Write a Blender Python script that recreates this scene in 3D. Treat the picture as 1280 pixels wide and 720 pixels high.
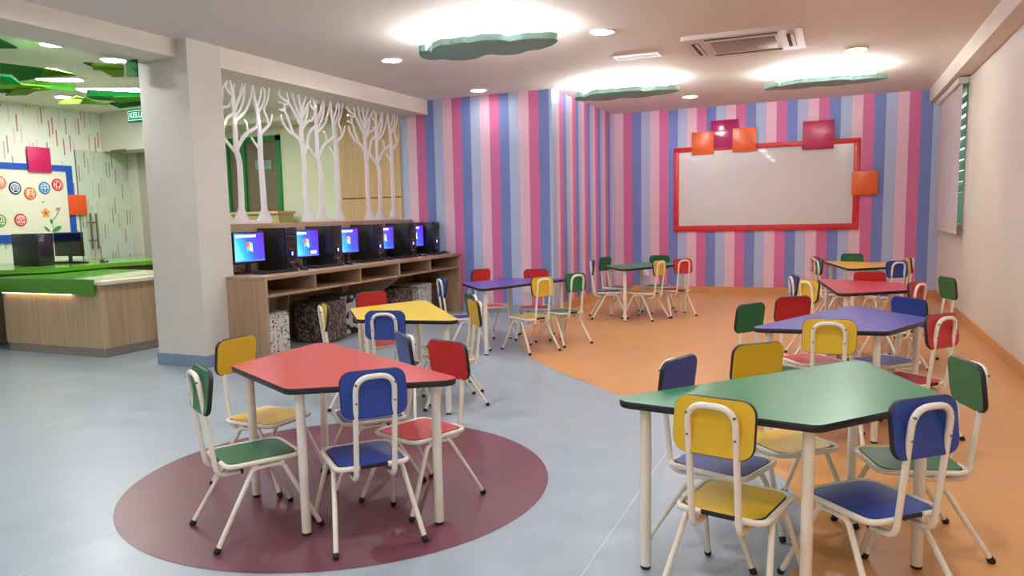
import bpy,bmesh,math,random
from mathutils import Vector,Matrix
for o_ in list(bpy.data.objects): bpy.data.objects.remove(o_)
R_=(0.9122655611673218,0.40891736137649437,-0.023624933289998543)
U_=(-0.02436057357229472,0.11174197474379678,0.9934386209200776)
F_=(-0.4088741962551564,0.9057043240733933,-0.11189981676239519)
C=bpy.context.scene.collection
scn=bpy.context.scene
cd=bpy.data.cameras.new('camera'); cam=bpy.data.objects.new('camera',cd); C.objects.link(cam)
cd.sensor_width=36; cd.sensor_fit='HORIZONTAL'; cd.lens=950.715/1280*36
cd.shift_x=24/1280; cd.shift_y=16/1280; cd.clip_start=.05; cd.clip_end=100
cam.matrix_world=Matrix(((R_[0],U_[0],-F_[0],0),(R_[1],U_[1],-F_[1],0),(R_[2],U_[2],-F_[2],1.25),(0,0,0,1)))
scn.camera=cam
wd=bpy.data.worlds.new('world'); scn.world=wd; wd.use_nodes=True
wd.node_tree.nodes['Background'].inputs[0].default_value=(.75,.9,.8,1)
wd.node_tree.nodes['Background'].inputs[1].default_value=1.0
scn.view_settings.view_transform='Standard'; scn.view_settings.look='None'
scn.view_settings.exposure=1.02; scn.view_settings.gamma=1.0
scn.view_settings.use_curve_mapping=False
DOWN_W=120.0      # strength of the ceiling downlights
CLOUD_W=110.0     # strength of the tubes above the clouds
LEAF_W=30.0

TABLE_L,TABLE_S,TABLE_H,TABLE_R,LEG_IN=1.2960,0.6273,0.5998,0.0385,0.0682
TABLES={'T1':(-1.886,2.941,2.6487), 'T2':(-0.302,3.004,4.0349), 'T3':(-0.161,4.867,4.2909), 'T7':(-2.495,4.640,2.2502), 'T4':(-0.054,6.803,4.8471), 'T5':(0.004,9.311,4.9199), 'T6':(-2.587,6.592,1.2125), 'T8':(-1.866,8.940,1.0729)}
TREE=[([(0.085, 0.026), (0.051, 0.296), (0.053, 0.617), (0.041, 0.802), (0.034, 0.941), (0.037, 1.057), (0.049, 1.151)], 0.085, 0.035), ([(0.312, 0.03), (0.325, 0.3), (0.326, 0.58), (0.295, 0.7), (0.295, 0.868), (0.293, 1.059), (0.294, 1.178), (0.275, 1.282), (0.257, 1.338)], 0.075, 0.02), ([(0.639, 0.025), (0.634, 0.304), (0.625, 0.646), (0.634, 0.844), (0.624, 0.992), (0.613, 1.114), (0.586, 1.222), (0.564, 1.341)], 0.08, 0.02), ([(0.012, 0.835), (-0.027, 0.878), (-0.105, 0.923)], 0.035, 0.025), ([(-0.105, 0.923), (-0.175, 0.94), (-0.271, 1.038), (-0.287, 1.103)], 0.025, 0.014), ([(-0.105, 0.923), (-0.166, 1.048), (-0.22, 1.133), (-0.31, 1.154)], 0.022, 0.012), ([(-0.22, 1.133), (-0.226, 1.21), (-0.299, 1.224)], 0.016, 0.012), ([(0.014, 1.043), (-0.069, 1.138), (-0.151, 1.225), (-0.298, 1.29), (-0.289, 1.346)], 0.032, 0.013), ([(-0.151, 1.225), (-0.177, 1.339)], 0.018, 0.012), ([(-0.151, 1.225), (-0.232, 1.204)], 0.015, 0.012), ([(0.034, 1.103), (-0.053, 1.231), (-0.088, 1.351)], 0.028, 0.013), ([(0.049, 1.151), (0.011, 1.341)], 0.024, 0.013), ([(0.049, 1.151), (0.132, 1.346)], 0.024, 0.013), ([(0.056, 1.105), (0.141, 1.231), (0.226, 1.334)], 0.022, 0.012), ([(0.058, 1.013), (0.137, 1.137), (0.164, 1.233)], 0.02, 0.012), ([(0.05, 0.989), (0.147, 1.074), (0.222, 1.097), (0.24, 1.136)], 0.024, 0.013), ([(0.052, 0.71), (0.117, 0.819), (0.15, 0.916), (0.202, 0.991), (0.283, 1.034)], 0.035, 0.022), ([(0.289, 0.676), (0.162, 0.781), (0.101, 0.853)], 0.03, 0.018), ([(0.289, 1.034), (0.281, 1.176), (0.321, 1.317)], 0.024, 0.012), ([(0.297, 1.059), (0.37, 1.186), (0.426, 1.264), (0.462, 1.334)], 0.026, 0.012), ([(0.301, 1.012), (0.382, 1.091), (0.434, 1.193), (0.449, 1.297)], 0.022, 0.012), ([(0.304, 0.976), (0.441, 1.073), (0.522, 1.202), (0.563, 1.329)], 0.026, 0.012), ([(0.313, 0.725), (0.39, 0.815), (0.466, 0.881)], 0.034, 0.026), ([(0.466, 0.881), (0.453, 0.965), (0.419, 0.996)], 0.022, 0.014), ([(0.466, 0.881), (0.584, 0.939), (0.621, 1.004)], 0.026, 0.02), ([(0.624, 0.719), (0.552, 0.789), (0.508, 0.835)], 0.026, 0.014), ([(0.632, 0.881), (0.722, 0.938), (0.796, 1.0), (0.832, 1.092)], 0.03, 0.014), ([(0.768, 0.979), (0.748, 1.053), (0.715, 1.124), (0.777, 1.23), (0.808, 1.346)], 0.022, 0.012), ([(0.632, 1.091), (0.722, 1.212), (0.734, 1.312), (0.7, 1.339)], 0.024, 0.012), ([(0.614, 1.126), (0.671, 1.243), (0.688, 1.319)], 0.02, 0.012), ([(0.288, 1.201), (0.21, 1.256), (0.224, 1.317)], 0.018, 0.012), ([(0.367, 1.15), (0.396, 1.26), (0.432, 1.337)], 0.016, 0.011)]
LEAVES={'k0': [('dark', [(-5.288, 3.561, 2.53), (-5.357, 3.729, 2.51), (-5.371, 3.611, 2.49)])], 'k1': [('dark', [(-6.073, 4.072, 2.53), (-5.979, 4.374, 2.53), (-6.107, 4.425, 2.48), (-6.33, 4.403, 2.47), (-6.255, 4.287, 2.5), (-6.29, 4.21, 2.5)]), ('olive', [(-5.979, 4.374, 2.53), (-6.017, 4.51, 2.55), (-5.835, 4.552, 2.49), (-5.901, 4.431, 2.48), (-6.107, 4.425, 2.48)])], 'k2': [('bright', [(-6.554, 4.385, 2.53), (-6.505, 4.445, 2.53), (-6.522, 4.546, 2.48), (-6.65, 4.442, 2.48)]), ('mid', [(-6.682, 4.657, 2.51), (-6.602, 4.781, 2.55), (-6.454, 5.026, 2.53), (-6.405, 4.97, 2.47), (-6.463, 4.802, 2.47)]), ('lime', [(-6.65, 4.442, 2.48), (-6.522, 4.546, 2.48), (-6.503, 4.926, 2.5), (-6.593, 4.806, 2.47), (-6.805, 4.542, 2.47)]), ('dark', [(-6.805, 4.542, 2.47), (-6.593, 4.806, 2.47), (-6.869, 4.704, 2.46), (-6.984, 4.657, 2.46)]), ('olive', [(-6.671, 4.596, 2.46), (-6.504, 4.703, 2.46), (-6.841, 4.81, 2.45), (-6.97, 4.695, 2.44)])], 'k3': [('dark', [(-5.515, 4.378, 2.53), (-5.549, 4.497, 2.55), (-5.477, 4.424, 2.51)]), ('lime', [(-5.567, 4.486, 2.55), (-5.468, 4.724, 2.56), (-5.382, 4.647, 2.51), (-5.477, 4.424, 2.51)]), ('olive', [(-5.477, 4.424, 2.51), (-5.382, 4.647, 2.51), (-5.446, 4.697, 2.47), (-5.497, 4.634, 2.46), (-5.424, 4.465, 2.48), (-5.453, 4.414, 2.48)])], 'k4': [('bright', [(-6.699, 5.33, 2.55), (-6.403, 5.732, 2.55), (-6.305, 5.642, 2.5), (-6.464, 5.432, 2.48), (-6.688, 5.315, 2.49)]), ('dark', [(-6.688, 5.315, 2.49), (-6.464, 5.432, 2.48), (-6.561, 5.464, 2.46), (-6.689, 5.388, 2.47)]), ('olive', [(-6.464, 5.432, 2.48), (-6.39, 5.718, 2.53), (-6.44, 5.758, 2.48), (-6.584, 5.607, 2.46), (-6.561, 5.464, 2.46)]), ('dark', [(-6.742, 5.612, 2.46), (-6.639, 5.653, 2.47), (-6.493, 5.805, 2.49), (-6.455, 5.768, 2.44), (-6.746, 5.739, 2.43)])], 'k5': [('olive', [(-7.562, 5.651, 2.53), (-7.377, 5.622, 2.55), (-7.098, 5.622, 2.53), (-7.103, 5.561, 2.48)]), ('lime', [(-7.377, 5.622, 2.55), (-7.2, 5.605, 2.57), (-7.023, 5.564, 2.53), (-7.098, 5.622, 2.53)]), ('olive', [(-7.023, 5.564, 2.53), (-7.048, 5.677, 2.53), (-6.947, 5.782, 2.49), (-6.981, 5.619, 2.48), (-7.088, 5.549, 2.48)])]}
CLOUD=[(-0.512, -0.195), (-0.593, -0.023), (-0.607, 0.084), (-0.556, 0.162), (-0.475, 0.163), (-0.44, 0.231), (-0.383, 0.278), (-0.302, 0.302), (-0.213, 0.285), (-0.093, 0.197), (-0.028, 0.202), (0.03, 0.27), (0.108, 0.294), (0.184, 0.295), (0.259, 0.241), (0.332, 0.22), (0.39, 0.233), (0.47, 0.177), (0.546, 0.12), (0.633, -0.004), (0.629, -0.081), (0.57, -0.134), (0.47, -0.182), (0.397, -0.197), (0.296, -0.172), (0.259, -0.25), (0.182, -0.304), (0.088, -0.322), (0.003, -0.296), (-0.054, -0.329), (-0.149, -0.307), (-0.23, -0.335), (-0.349, -0.255), (-0.417, -0.16), (-0.443, -0.207)]
CHAIRS={'A': (-2.144, 2.348, -0.5251), 'B': (-1.698, 2.474, 0.8401), 'C': (-2.03, 3.006, 2.3687), 'D': (-1.659, 2.848, 2.804), 'E': (-2.464, 2.812, -1.6175), 'F': (-0.275, 2.489, -0.2311), 'G': (0.119, 2.638, 0.7523), 'H': (0.265, 3.118, 1.8663), 'I': (-0.362, 2.859, 4.3695), 'J': (-0.161, 3.199, 3.8768), 'K': (-0.294, 4.647, 4.1489), 'L': (-0.125, 5.049, 3.7807), 'M': (-0.012, 4.335, -0.0238), 'O': (0.363, 4.604, 0.879), 'N': (0.289, 5.128, 2.3551), 'P': (-0.118, 6.865, -1.3316), 'Q': (-0.025, 6.527, -0.9407), 'R': (0.246, 7.155, 2.9623), 'S': (0.394, 6.461, 1.0339), 'U': (0.627, 6.761, 1.9109), 'V': (0.025, 9.111, -1.2662), 'V2': (-0.024, 9.549, -1.2384), 'W': (0.156, 9.913, 2.9637), 'X': (0.467, 8.928, 0.639), 'Y': (0.55, 9.417, 1.6989), 'f': (-3.071, 4.81, 4.1848), 'g': (-2.53, 4.081, 0.2668), 'h': (-2.95, 4.251, -0.7846), 'i': (-2.344, 4.443, 2.2848), 'e': (-2.541, 4.785, 2.2589), 'j': (-3.145, 6.289, -0.8041), 'a': (-3.233, 7.167, 4.2643), 'b': (-2.758, 7.133, 3.4076), 'c': (-2.549, 6.458, 1.0493), 'd': (-2.383, 6.911, 1.0534), 'k': (-2.441, 8.786, -1.204), 'l': (-2.469, 9.312, 4.4312), 'm': (-2.027, 9.56, 3.2512), 'n': (-2.011, 8.775, 1.2045), 'o': (-1.758, 9.165, 0.79)}
# ------------------------------------------------------------- helpers
def lin(c):
    return tuple((x/255/12.92 if x/255<=.04045 else ((x/255+.055)/1.055)**2.4) for x in c)+(1,)
class NT:
    def __init__(s,m): s.t=m.node_tree; s.n=s.t.nodes; s.l=s.t.links
    def a(s,ty,**k):
        n=s.n.new(ty)
        for kk,v in k.items():
            if isinstance(kk,str) and kk.startswith('i'): 
                key=kk[1:]; n.inputs[int(key) if key.isdigit() else key].default_value=v
            else: setattr(n,kk,v)
        return n
    def math(s,op,a,b=None,c=None):
        n=s.n.new('ShaderNodeMath'); n.operation=op
        for i,v in enumerate((a,b,c)):
            if v is None: continue
            if isinstance(v,(int,float)): n.inputs[i].default_value=v
            else: s.l.new(v,n.inputs[i])
        return n.outputs[0]
    def ramp(s,f,stops,interp='LINEAR'):
        n=s.n.new('ShaderNodeValToRGB'); r=n.color_ramp; r.interpolation=interp
        r.elements[0].position=stops[0][0]; r.elements[0].color=stops[0][1]
        r.elements[1].position=stops[-1][0]; r.elements[1].color=stops[-1][1]
        for p,c in stops[1:-1]:
            e=r.elements.new(p); e.color=c
        s.l.new(f,n.inputs[0]); return n.outputs[0]
    def mix(s,f,a,b,bt='MIX'):
        n=s.n.new('ShaderNodeMix'); n.data_type='RGBA'; n.blend_type=bt
        for i,v in ((0,f),(6,a),(7,b)):
            if isinstance(v,(int,float)): n.inputs[i].default_value=v
            elif isinstance(v,tuple): n.inputs[i].default_value=v
            else: s.l.new(v,n.inputs[i])
        return n.outputs[2]
M={}
def mat(name,col,rough=.5,metal=0,spec=.5,coat=0,noise=0.0,nscale=30,bump=0.0,bscale=60):
    if name in M: return M[name]
    m=bpy.data.materials.new(name); m.use_nodes=True; b=m.node_tree.nodes['Principled BSDF']
    c=lin(col); b.inputs['Base Color'].default_value=c
    b.inputs['Roughness'].default_value=rough; b.inputs['Metallic'].default_value=metal
    b.inputs['Specular IOR Level'].default_value=spec; b.inputs['Coat Weight'].default_value=coat
    t=NT(m)
    if noise:
        tc=t.a('ShaderNodeTexCoord'); n=t.a('ShaderNodeTexNoise'); n.inputs['Scale'].default_value=nscale; n.inputs['Detail'].default_value=4
        t.l.new(tc.outputs['Object'],n.inputs['Vector'])
        d=tuple(x*(1-noise) for x in c[:3])+(1,); e=tuple(min(1,x*(1+noise)) for x in c[:3])+(1,)
        t.l.new(t.ramp(n.outputs['Fac'],[(.3,d),(.7,e)]),b.inputs['Base Color'])
    if bump:
        tc=t.a('ShaderNodeTexCoord'); n=t.a('ShaderNodeTexNoise'); n.inputs['Scale'].default_value=bscale
        t.l.new(tc.outputs['Object'],n.inputs['Vector'])
        bp=t.a('ShaderNodeBump'); bp.inputs['Strength'].default_value=bump; bp.inputs['Distance'].default_value=.002
        t.l.new(n.outputs['Fac'],bp.inputs['Height']); t.l.new(bp.outputs[0],b.inputs['Normal'])
    M[name]=m; return m
def emat(name,col,st):
    if name in M: return M[name]
    m=bpy.data.materials.new(name); m.use_nodes=True; b=m.node_tree.nodes['Principled BSDF']
    b.inputs['Base Color'].default_value=lin(col); b.inputs['Emission Color'].default_value=lin(col)
    b.inputs['Emission Strength'].default_value=st; M[name]=m; return m
def stripes(name,axis,u0,w,cols):
    m=bpy.data.materials.new(name); m.use_nodes=True; b=m.node_tree.nodes['Principled BSDF']; t=NT(m)
    tc=t.a('ShaderNodeTexCoord'); sp=t.a('ShaderNodeSeparateXYZ'); t.l.new(tc.outputs['Object'],sp.inputs[0])
    u=t.math('DIVIDE',t.math('SUBTRACT',sp.outputs[axis],u0),w*4)
    f=t.math('FRACT',u)
    col=t.ramp(f,[(0,lin(cols[0])),(.25,lin(cols[1])),(.5,lin(cols[2])),(.75,lin(cols[3]))],'CONSTANT')
    # woven vertical ribs
    wv=t.math('SINE',t.math('MULTIPLY',sp.outputs[axis],2*math.pi/.0145))
    r=t.math('MULTIPLY_ADD',wv,.035,.97)
    cc=t.a('ShaderNodeCombineColor'); 
    for i in range(3): t.l.new(r,cc.inputs[i])
    t.l.new(t.mix(1.0,col,cc.outputs[0],'MULTIPLY'),b.inputs['Base Color'])
    b.inputs['Roughness'].default_value=.62; M[name]=m; return m
def wood(name,c1,c2,axis=2,scale=9,rough=.45):
    m=bpy.data.materials.new(name); m.use_nodes=True; b=m.node_tree.nodes['Principled BSDF']; t=NT(m)
    tc=t.a('ShaderNodeTexCoord'); mp=t.a('ShaderNodeMapping'); s=[scale*6]*3; s[axis]=scale*.25
    mp.inputs['Scale'].default_value=s; t.l.new(tc.outputs['Object'],mp.inputs[0])
    n=t.a('ShaderNodeTexNoise'); n.inputs['Scale'].default_value=1; n.inputs['Detail'].default_value=6; n.inputs['Distortion'].default_value=.6
    t.l.new(mp.outputs[0],n.inputs['Vector'])
    t.l.new(t.ramp(n.outputs['Fac'],[(.3,lin(c1)),(.7,lin(c2))]),b.inputs['Base Color'])
    b.inputs['Roughness'].default_value=rough; M[name]=m; return m
class MB:
    def __init__(s): s.v=[]; s.f=[]; s.m=[]; s.sm=[]
    def add(s,vs,fs,mi=0,T=None,smooth=True):
        o=len(s.v)
        for p in vs: s.v.append(tuple(T@Vector(p)) if T else tuple(p))
        for f in fs: s.f.append([o+i for i in f]); s.m.append(mi); s.sm.append(smooth)
        return s
    def box(s,x0,x1,y0,y1,z0,z1,mi=0,T=None,bev=0.0):
        if bev>0:
            bm=bmesh.new(); bmesh.ops.create_cube(bm,size=1)
            for v in bm.verts: v.co=Vector(((x0+x1)/2+v.co.x*(x1-x0),(y0+y1)/2+v.co.y*(y1-y0),(z0+z1)/2+v.co.z*(z1-z0)))
            bmesh.ops.bevel(bm,geom=bm.edges[:],offset=bev,segments=2,affect='EDGES',profile=.5)
            bm.verts.index_update(); s.add([v.co.copy() for v in bm.verts],[[v.index for v in f.verts] for f in bm.faces],mi,T); bm.free(); return s
        vs=[(x,y,z) for x in (x0,x1) for y in (y0,y1) for z in (z0,z1)]
        return s.add(vs,[(0,1,3,2),(4,6,7,5),(0,4,5,1),(2,3,7,6),(0,2,6,4),(1,5,7,3)],mi,T,False)
    def tube(s,pts,r,n=10,mi=0,T=None,caps=True,sc=None):
        """r: number or list; sc: (axis vector, factor) flattening"""
        P=[Vector(p) for p in pts]; k=len(P); rs=r if isinstance(r,(list,tuple)) else [r]*k
        tan=[]
        for i in range(k):
            a=P[max(0,i-1)]; b=P[min(k-1,i+1)]; tan.append((b-a).normalized())
        up=Vector((0,0,1)) if abs(tan[0].z)<.9 else Vector((1,0,0))
        nrm=(up-tan[0]*up.dot(tan[0])).normalized(); vs=[];fs=[]
        for i in range(k):
            if i: 
                nrm=(nrm-tan[i]*nrm.dot(tan[i])).normalized()
            bi=tan[i].cross(nrm)
            for j in range(n):
                a=2*math.pi*j/n; d=(nrm*math.cos(a)+bi*math.sin(a))*rs[i]
                if sc: ax=sc[0]; d=d-ax*d.dot(ax)*(1-sc[1])
                vs.append(P[i]+d)
        for i in range(k-1):
            for j in range(n):
                fs.append((i*n+j,i*n+(j+1)%n,(i+1)*n+(j+1)%n,(i+1)*n+j))
        if caps: fs.append(tuple(reversed(range(n)))); fs.append(tuple((k-1)*n+j for j in range(n)))
        return s.add(vs,fs,mi,T)
    def cyl(s,c,r,z0,z1,n=20,mi=0,T=None,bev=0):
        return s.lathe(c,[(0,z0),(r-bev,z0),(r,z0+bev),(r,z1-bev),(r-bev,z1),(0,z1)] if bev else [(0,z0),(r,z0),(r,z1),(0,z1)],n,mi,T)
    def lathe(s,c,prof,n=20,mi=0,T=None):
        vs=[];fs=[]
        for r,z in prof:
            for j in range(n):
                a=2*math.pi*j/n; vs.append((c[0]+r*math.cos(a),c[1]+r*math.sin(a),z))
        for i in range(len(prof)-1):
            for j in range(n): fs.append((i*n+j,i*n+(j+1)%n,(i+1)*n+(j+1)%n,(i+1)*n+j))
        return s.add(vs,fs,mi,T)
    def slab(s,ol,z0,z1,mt=0,me=0,mb=None,T=None,bul=0.0):
        """outline (CCW) between z0 and z1 with an edge band bulging by bul"""
        n=len(ol); mb=mt if mb is None else mb
        c=Vector((sum(p[0] for p in ol)/n,sum(p[1] for p in ol)/n))
        def ring(off):
            o=[]
            for i in range(n):
                a=Vector(ol[i-1]);b=Vector(ol[(i+1)%n]); t=(b-a).normalized(); nn=Vector((t.y,-t.x)); o.append(Vector(ol[i])+nn*off)
            return o
        h=z1-z0
        prof=[(0,0),(bul*.8,.2),(bul,.5),(bul*.8,.8),(0,1)] if bul else [(0,0),(0,1)]
        vs=[];fs=[]
        for off,t in prof:
            for p in (ring(off) if off else [Vector(q) for q in ol]): vs.append((p.x,p.y,z0+h*t))
        for i in range(len(prof)-1):
            for j in range(n): fs.append((i*n+j,i*n+(j+1)%n,(i+1)*n+(j+1)%n,(i+1)*n+j))
        s.add(vs,fs,me,T)
        k=len(prof)
        s.add([vs[(k-1)*n+j] for j in range(n)],[tuple(range(n))],mt,T,False)
        s.add([vs[j] for j in range(n)],[tuple(reversed(range(n)))],mb,T,False); return s
    def mesh(s,name,mats):
        me=bpy.data.meshes.new(name); me.from_pydata([tuple(v) for v in s.v],[],s.f)
        for m in (mats if isinstance(mats,(list,tuple)) else [mats]): me.materials.append(m)
        for p,mi,sm in zip(me.polygons,s.m,s.sm): p.material_index=mi; p.use_smooth=sm
        bm=bmesh.new(); bm.from_mesh(me); bmesh.ops.remove_doubles(bm,verts=bm.verts,dist=1e-6); bmesh.ops.recalc_face_normals(bm,faces=bm.faces); bm.to_mesh(me); bm.free()
        try: me.set_sharp_from_angle(angle=math.radians(38))
        except Exception: pass
        return me
def link(name,me,parent=None,loc=None,rz=None):
    o=bpy.data.objects.new(name,me); C.objects.link(o)
    if parent is not None: o.parent=parent
    if loc is not None: o.location=loc
    if rz is not None: o.rotation_euler=(0,0,rz)
    return o
def tag(o,label=None,cat=None,group=None,kind=None):
    if label: o['label']=label
    if cat: o['category']=cat
    if group: o['group']=group
    if kind: o['kind']=kind
    return o
def thing(name,label,cat,loc=(0,0,0),rz=0,group=None):
    o=bpy.data.objects.new(name,None); C.objects.link(o); o.location=loc; o.rotation_euler=(0,0,rz); o.empty_display_size=.1
    return tag(o,label,cat,group)
def part(name,mb,m,parent,loc=None,rz=None): return link(name,mb.mesh(name,m),parent,loc,rz)
def struct(name,mb,m): return tag(link(name,mb.mesh(name,m)),kind='structure')
def solo(name,mb,m,label,cat,group=None,loc=None,rz=None): return tag(link(name,mb.mesh(name,m),None,loc,rz),label,cat,group)
def rrect(w,h,r,n=5,cx=0,cy=0):
    o=[]
    for sx,sy,a0 in ((1,1,0),(-1,1,90),(-1,-1,180),(1,-1,270)):
        for i in range(n+1):
            a=math.radians(a0+90*i/n); o.append((cx+sx*(w/2-r)+r*math.cos(a),cy+sy*(h/2-r)+r*math.sin(a)))
    return o
def round_poly(pts,rad,n=6):
    o=[];k=len(pts)
    for i in range(k):
        p=Vector(pts[i]);a=(Vector(pts[i-1])-p).normalized();b=(Vector(pts[(i+1)%k])-p).normalized()
        r=rad[i] if isinstance(rad,(list,tuple)) else rad
        half=math.acos(max(-1,min(1,a.dot(b))))/2; c=p+(a+b).normalized()*r/math.sin(half)
        s0=p+a*r/math.tan(half)-c; s1=p+b*r/math.tan(half)-c
        a0=math.atan2(s0.y,s0.x); da=(math.atan2(s1.y,s1.x)-a0+math.pi)%(2*math.pi)-math.pi
        for j in range(n+1):
            t=a0+da*j/n; o.append((c.x+r*math.cos(t),c.y+r*math.sin(t)))
    return o
def fillet(pts,rad,n=6):
    P=[Vector(p) for p in pts]; o=[P[0]]
    for i in range(1,len(P)-1):
        p=P[i]; A=P[i-1]-p; B=P[i+1]-p; r=rad[i-1] if isinstance(rad,(list,tuple)) else rad
        a=A.normalized(); b=B.normalized(); half=math.acos(max(-1,min(1,a.dot(b))))/2
        d=min(r/math.tan(half),A.length*.49,B.length*.49); s0=p+a*d; s1=p+b*d
        for j in range(n+1):
            t=j/n; o.append(s0*(1-t)**2+p*2*t*(1-t)+s1*t*t)
    o.append(P[-1]); return o
def catmull(pts,n=6,closed=False):
    P=[Vector(p) for p in pts]; k=len(P); o=[]
    rng=range(k if closed else k-1)
    for i in rng:
        if closed: p0,p1,p2,p3=P[i-1],P[i],P[(i+1)%k],P[(i+2)%k]
        else: p0,p1,p2,p3=P[max(0,i-1)],P[i],P[i+1],P[min(k-1,i+2)]
        for j in range(n):
            t=j/n; o.append(.5*((2*p1)+(p2-p0)*t+(2*p0-5*p1+4*p2-p3)*t*t+(3*p1-p0-3*p2+p3)*t**3))
    if not closed: o.append(P[-1])
    return o
def text_mesh(body,size,depth=.001):
    cu=bpy.data.curves.new('txt','FONT'); cu.body=body; cu.size=size; cu.extrude=depth; cu.align_x='CENTER'; cu.align_y='CENTER'
    o=bpy.data.objects.new('txt',cu); C.objects.link(o); bpy.context.view_layer.update()
    me=bpy.data.meshes.new_from_object(o.evaluated_get(bpy.context.evaluated_depsgraph_get()))
    bpy.data.objects.remove(o); bpy.data.curves.remove(cu); return me

# ------------------------------------------------------------- room
ZC=2.757; ZB=2.575; YB=11.74; YP=8.933; XC=-3.188; XB=-4.903; XW=1.2475; XR=1.09; XL=-9.22; YR=-3.2; ZS=.105; YE=7.9
STR=[(212,108,158),(116,132,196),(180,190,222),(234,192,210)]
white_wall=mat('wall_cream',(226,217,206),.75,noise=.02,nscale=3)
ceil_m=mat('ceiling_white',(228,219,212),.8,noise=.015,nscale=2)
col_m=mat('column_paint',(214,208,200),.7,noise=.02,nscale=4)
green_wall=mat('wall_pale_green',(216,222,190),.75,noise=.03,nscale=3)
# floor
m=bpy.data.materials.new('vinyl_floor_blue'); 
def vinyl(name,col,rough=.33):
    m=bpy.data.materials.new(name); m.use_nodes=True; b=m.node_tree.nodes['Principled BSDF']; t=NT(m)
    tc=t.a('ShaderNodeTexCoord'); n=t.a('ShaderNodeTexNoise'); n.inputs['Scale'].default_value=5; n.inputs['Detail'].default_value=8
    t.l.new(tc.outputs['Object'],n.inputs['Vector'])
    n2=t.a('ShaderNodeTexNoise'); n2.inputs['Scale'].default_value=160; t.l.new(tc.outputs['Object'],n2.inputs['Vector'])
    c=lin(col); f=t.math('ADD',t.math('MULTIPLY',n.outputs['Fac'],.6),t.math('MULTIPLY',n2.outputs['Fac'],.4))
    t.l.new(t.ramp(f,[(.35,tuple(x*.9 for x in c[:3])+(1,)),(.65,tuple(min(1,x*1.08) for x in c[:3])+(1,))]),b.inputs['Base Color'])
    b.inputs['Roughness'].default_value=rough
    t.l.new(t.math('MULTIPLY_ADD',n.outputs['Fac'],.2,rough-.1),b.inputs['Roughness'])
    bp=t.a('ShaderNodeBump'); bp.inputs['Strength'].default_value=.06; bp.inputs['Distance'].default_value=.002
    t.l.new(n2.outputs['Fac'],bp.inputs['Height']); t.l.new(bp.outputs[0],b.inputs['Normal'])
    M[name]=m; return m
vb=vinyl('vinyl_blue',(158,170,180)); vo=vinyl('vinyl_orange',(212,152,90)); vm=vinyl('vinyl_maroon',(112,58,72),.36)
fl=MB(); fl.box(XL-.2,XW+.2,YR-.2,YB+.2,-.06,0,0)
bd=[(-3.188,8.94),(-3.27,8.6),(-3.14,7.89),(-2.97,7.3),(-2.76,6.76),(-2.56,6.36),(-2.32,6.02),(-1.97,5.62),(-1.43,5.11),(-.8,4.5),(-.27,3.8),(-.12,3.4),(-.06,3.05),(-.09,2.75),(-.25,2.3),(-.45,1.6),(-.55,.8),(-.3,0),(.2,-.8),(1.0,-1.6),(1.2475,-1.8)]
op=[(p.x,p.y) for p in catmull([(a,b,0) for a,b in bd],6)]+[(XW,YB),(XC,YB)]
fl.add([(x,y,.0012) for x,y in op],[tuple(range(len(op)))],1,None,False)
fl.add([(-2.16+1.0*math.cos(a*math.pi/36),2.955+1.0*math.sin(a*math.pi/36),.0016) for a in range(72)],[tuple(range(72))],2,None,False)
# welded seams between the vinyl sheets
seam=mat('vinyl_weld',(196,206,212),.4)
for x in (-.775,-2.65,-4.5): fl.box(x-.0025,x+.0025,YR,4.2 if x>-1 else YP,0,.0009,3)
floor=struct('floor',fl,[vb,vo,vm,seam])
ce=MB(); ce.box(XL-.2,XW+.2,YR-.2,YB+.2,ZC,ZC+.1); struct('ceiling',ce,ceil_m)
sb=stripes('stripes_back',0,-3.023,.1387,STR)
sf=stripes('stripes_front',0,-4.552,.1329,STR)
ss=stripes('stripes_side',1,9.211,.13,STR)
w=MB(); w.box(XC-.1,XW+.2,YB,YB+.15,0,ZC); struct('wall_back',w,sb)
w=MB(); w.box(XC-.12,XC,YP+.1,YB,0,ZC); struct('wall_alcove_side',w,ss)
w=MB(); w.box(-5.33,XC,YP,YP+.1,0,ZC); struct('wall_alcove_front',w,sf)
# the alcove corner carries the side paper
# right wall with the window opening
WY0,WY1,WZ0,WZ1=9.38,11.45,.98,2.56
w=MB(); w.box(XW,XW+.15,YR,WY0,0,ZC); w.box(XW,XW+.15,WY1,YB,0,ZC); w.box(XW,XW+.15,WY0,WY1,0,WZ0); w.box(XW,XW+.15,WY0,WY1,WZ1,ZC)
struct('wall_right',w,white_wall)
w=MB(); w.box(XL-.15,XW+.15,YR-.15,YR,0,ZC); struct('wall_rear',w,white_wall)
w=MB(); w.box(XR,XW,YR,YB,ZB+.007,ZC); struct('trim_1',w,white_wall)
w=MB(); w.box(-5.46,XB,5.24,YP,ZB,ZC); struct('trim_2',w,white_wall)
w=MB(); w.box(-5.46,-5.02,YR,4.861,2.61,ZC); struct('trim_3',w,white_wall)
w=MB(); w.box(-5.46,XB,4.861,5.24,0,ZC); struct('wall_column',w,col_m)
# skirtings
def cove(name,x0,x1,y0,y1,m):
    b=MB(); b.box(x0,x1,y0,y1,0,ZS); struct(name,b,m)
cove('baseboard_back',XC,XW-.012,YB-.012,YB,vo)
cove('baseboard_alcove_side',XC,XC+.012,YP,YB-.012,vo)
cove('baseboard_right',XW-.012,XW,YR,YB,vo)
cove('baseboard_alcove_front',-4.46,XC,YP-.012,YP,vb)
b=MB(); b.box(-5.472,XB+.012,4.849,4.861,0,ZS); b.box(XB,XB+.012,4.861,5.13,0,ZS); b.box(-5.472,-5.46,4.861,5.24,0,ZS)
struct('baseboard_column',b,mat('skirting_blue',(128,150,174),.4,noise=.03))
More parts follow.
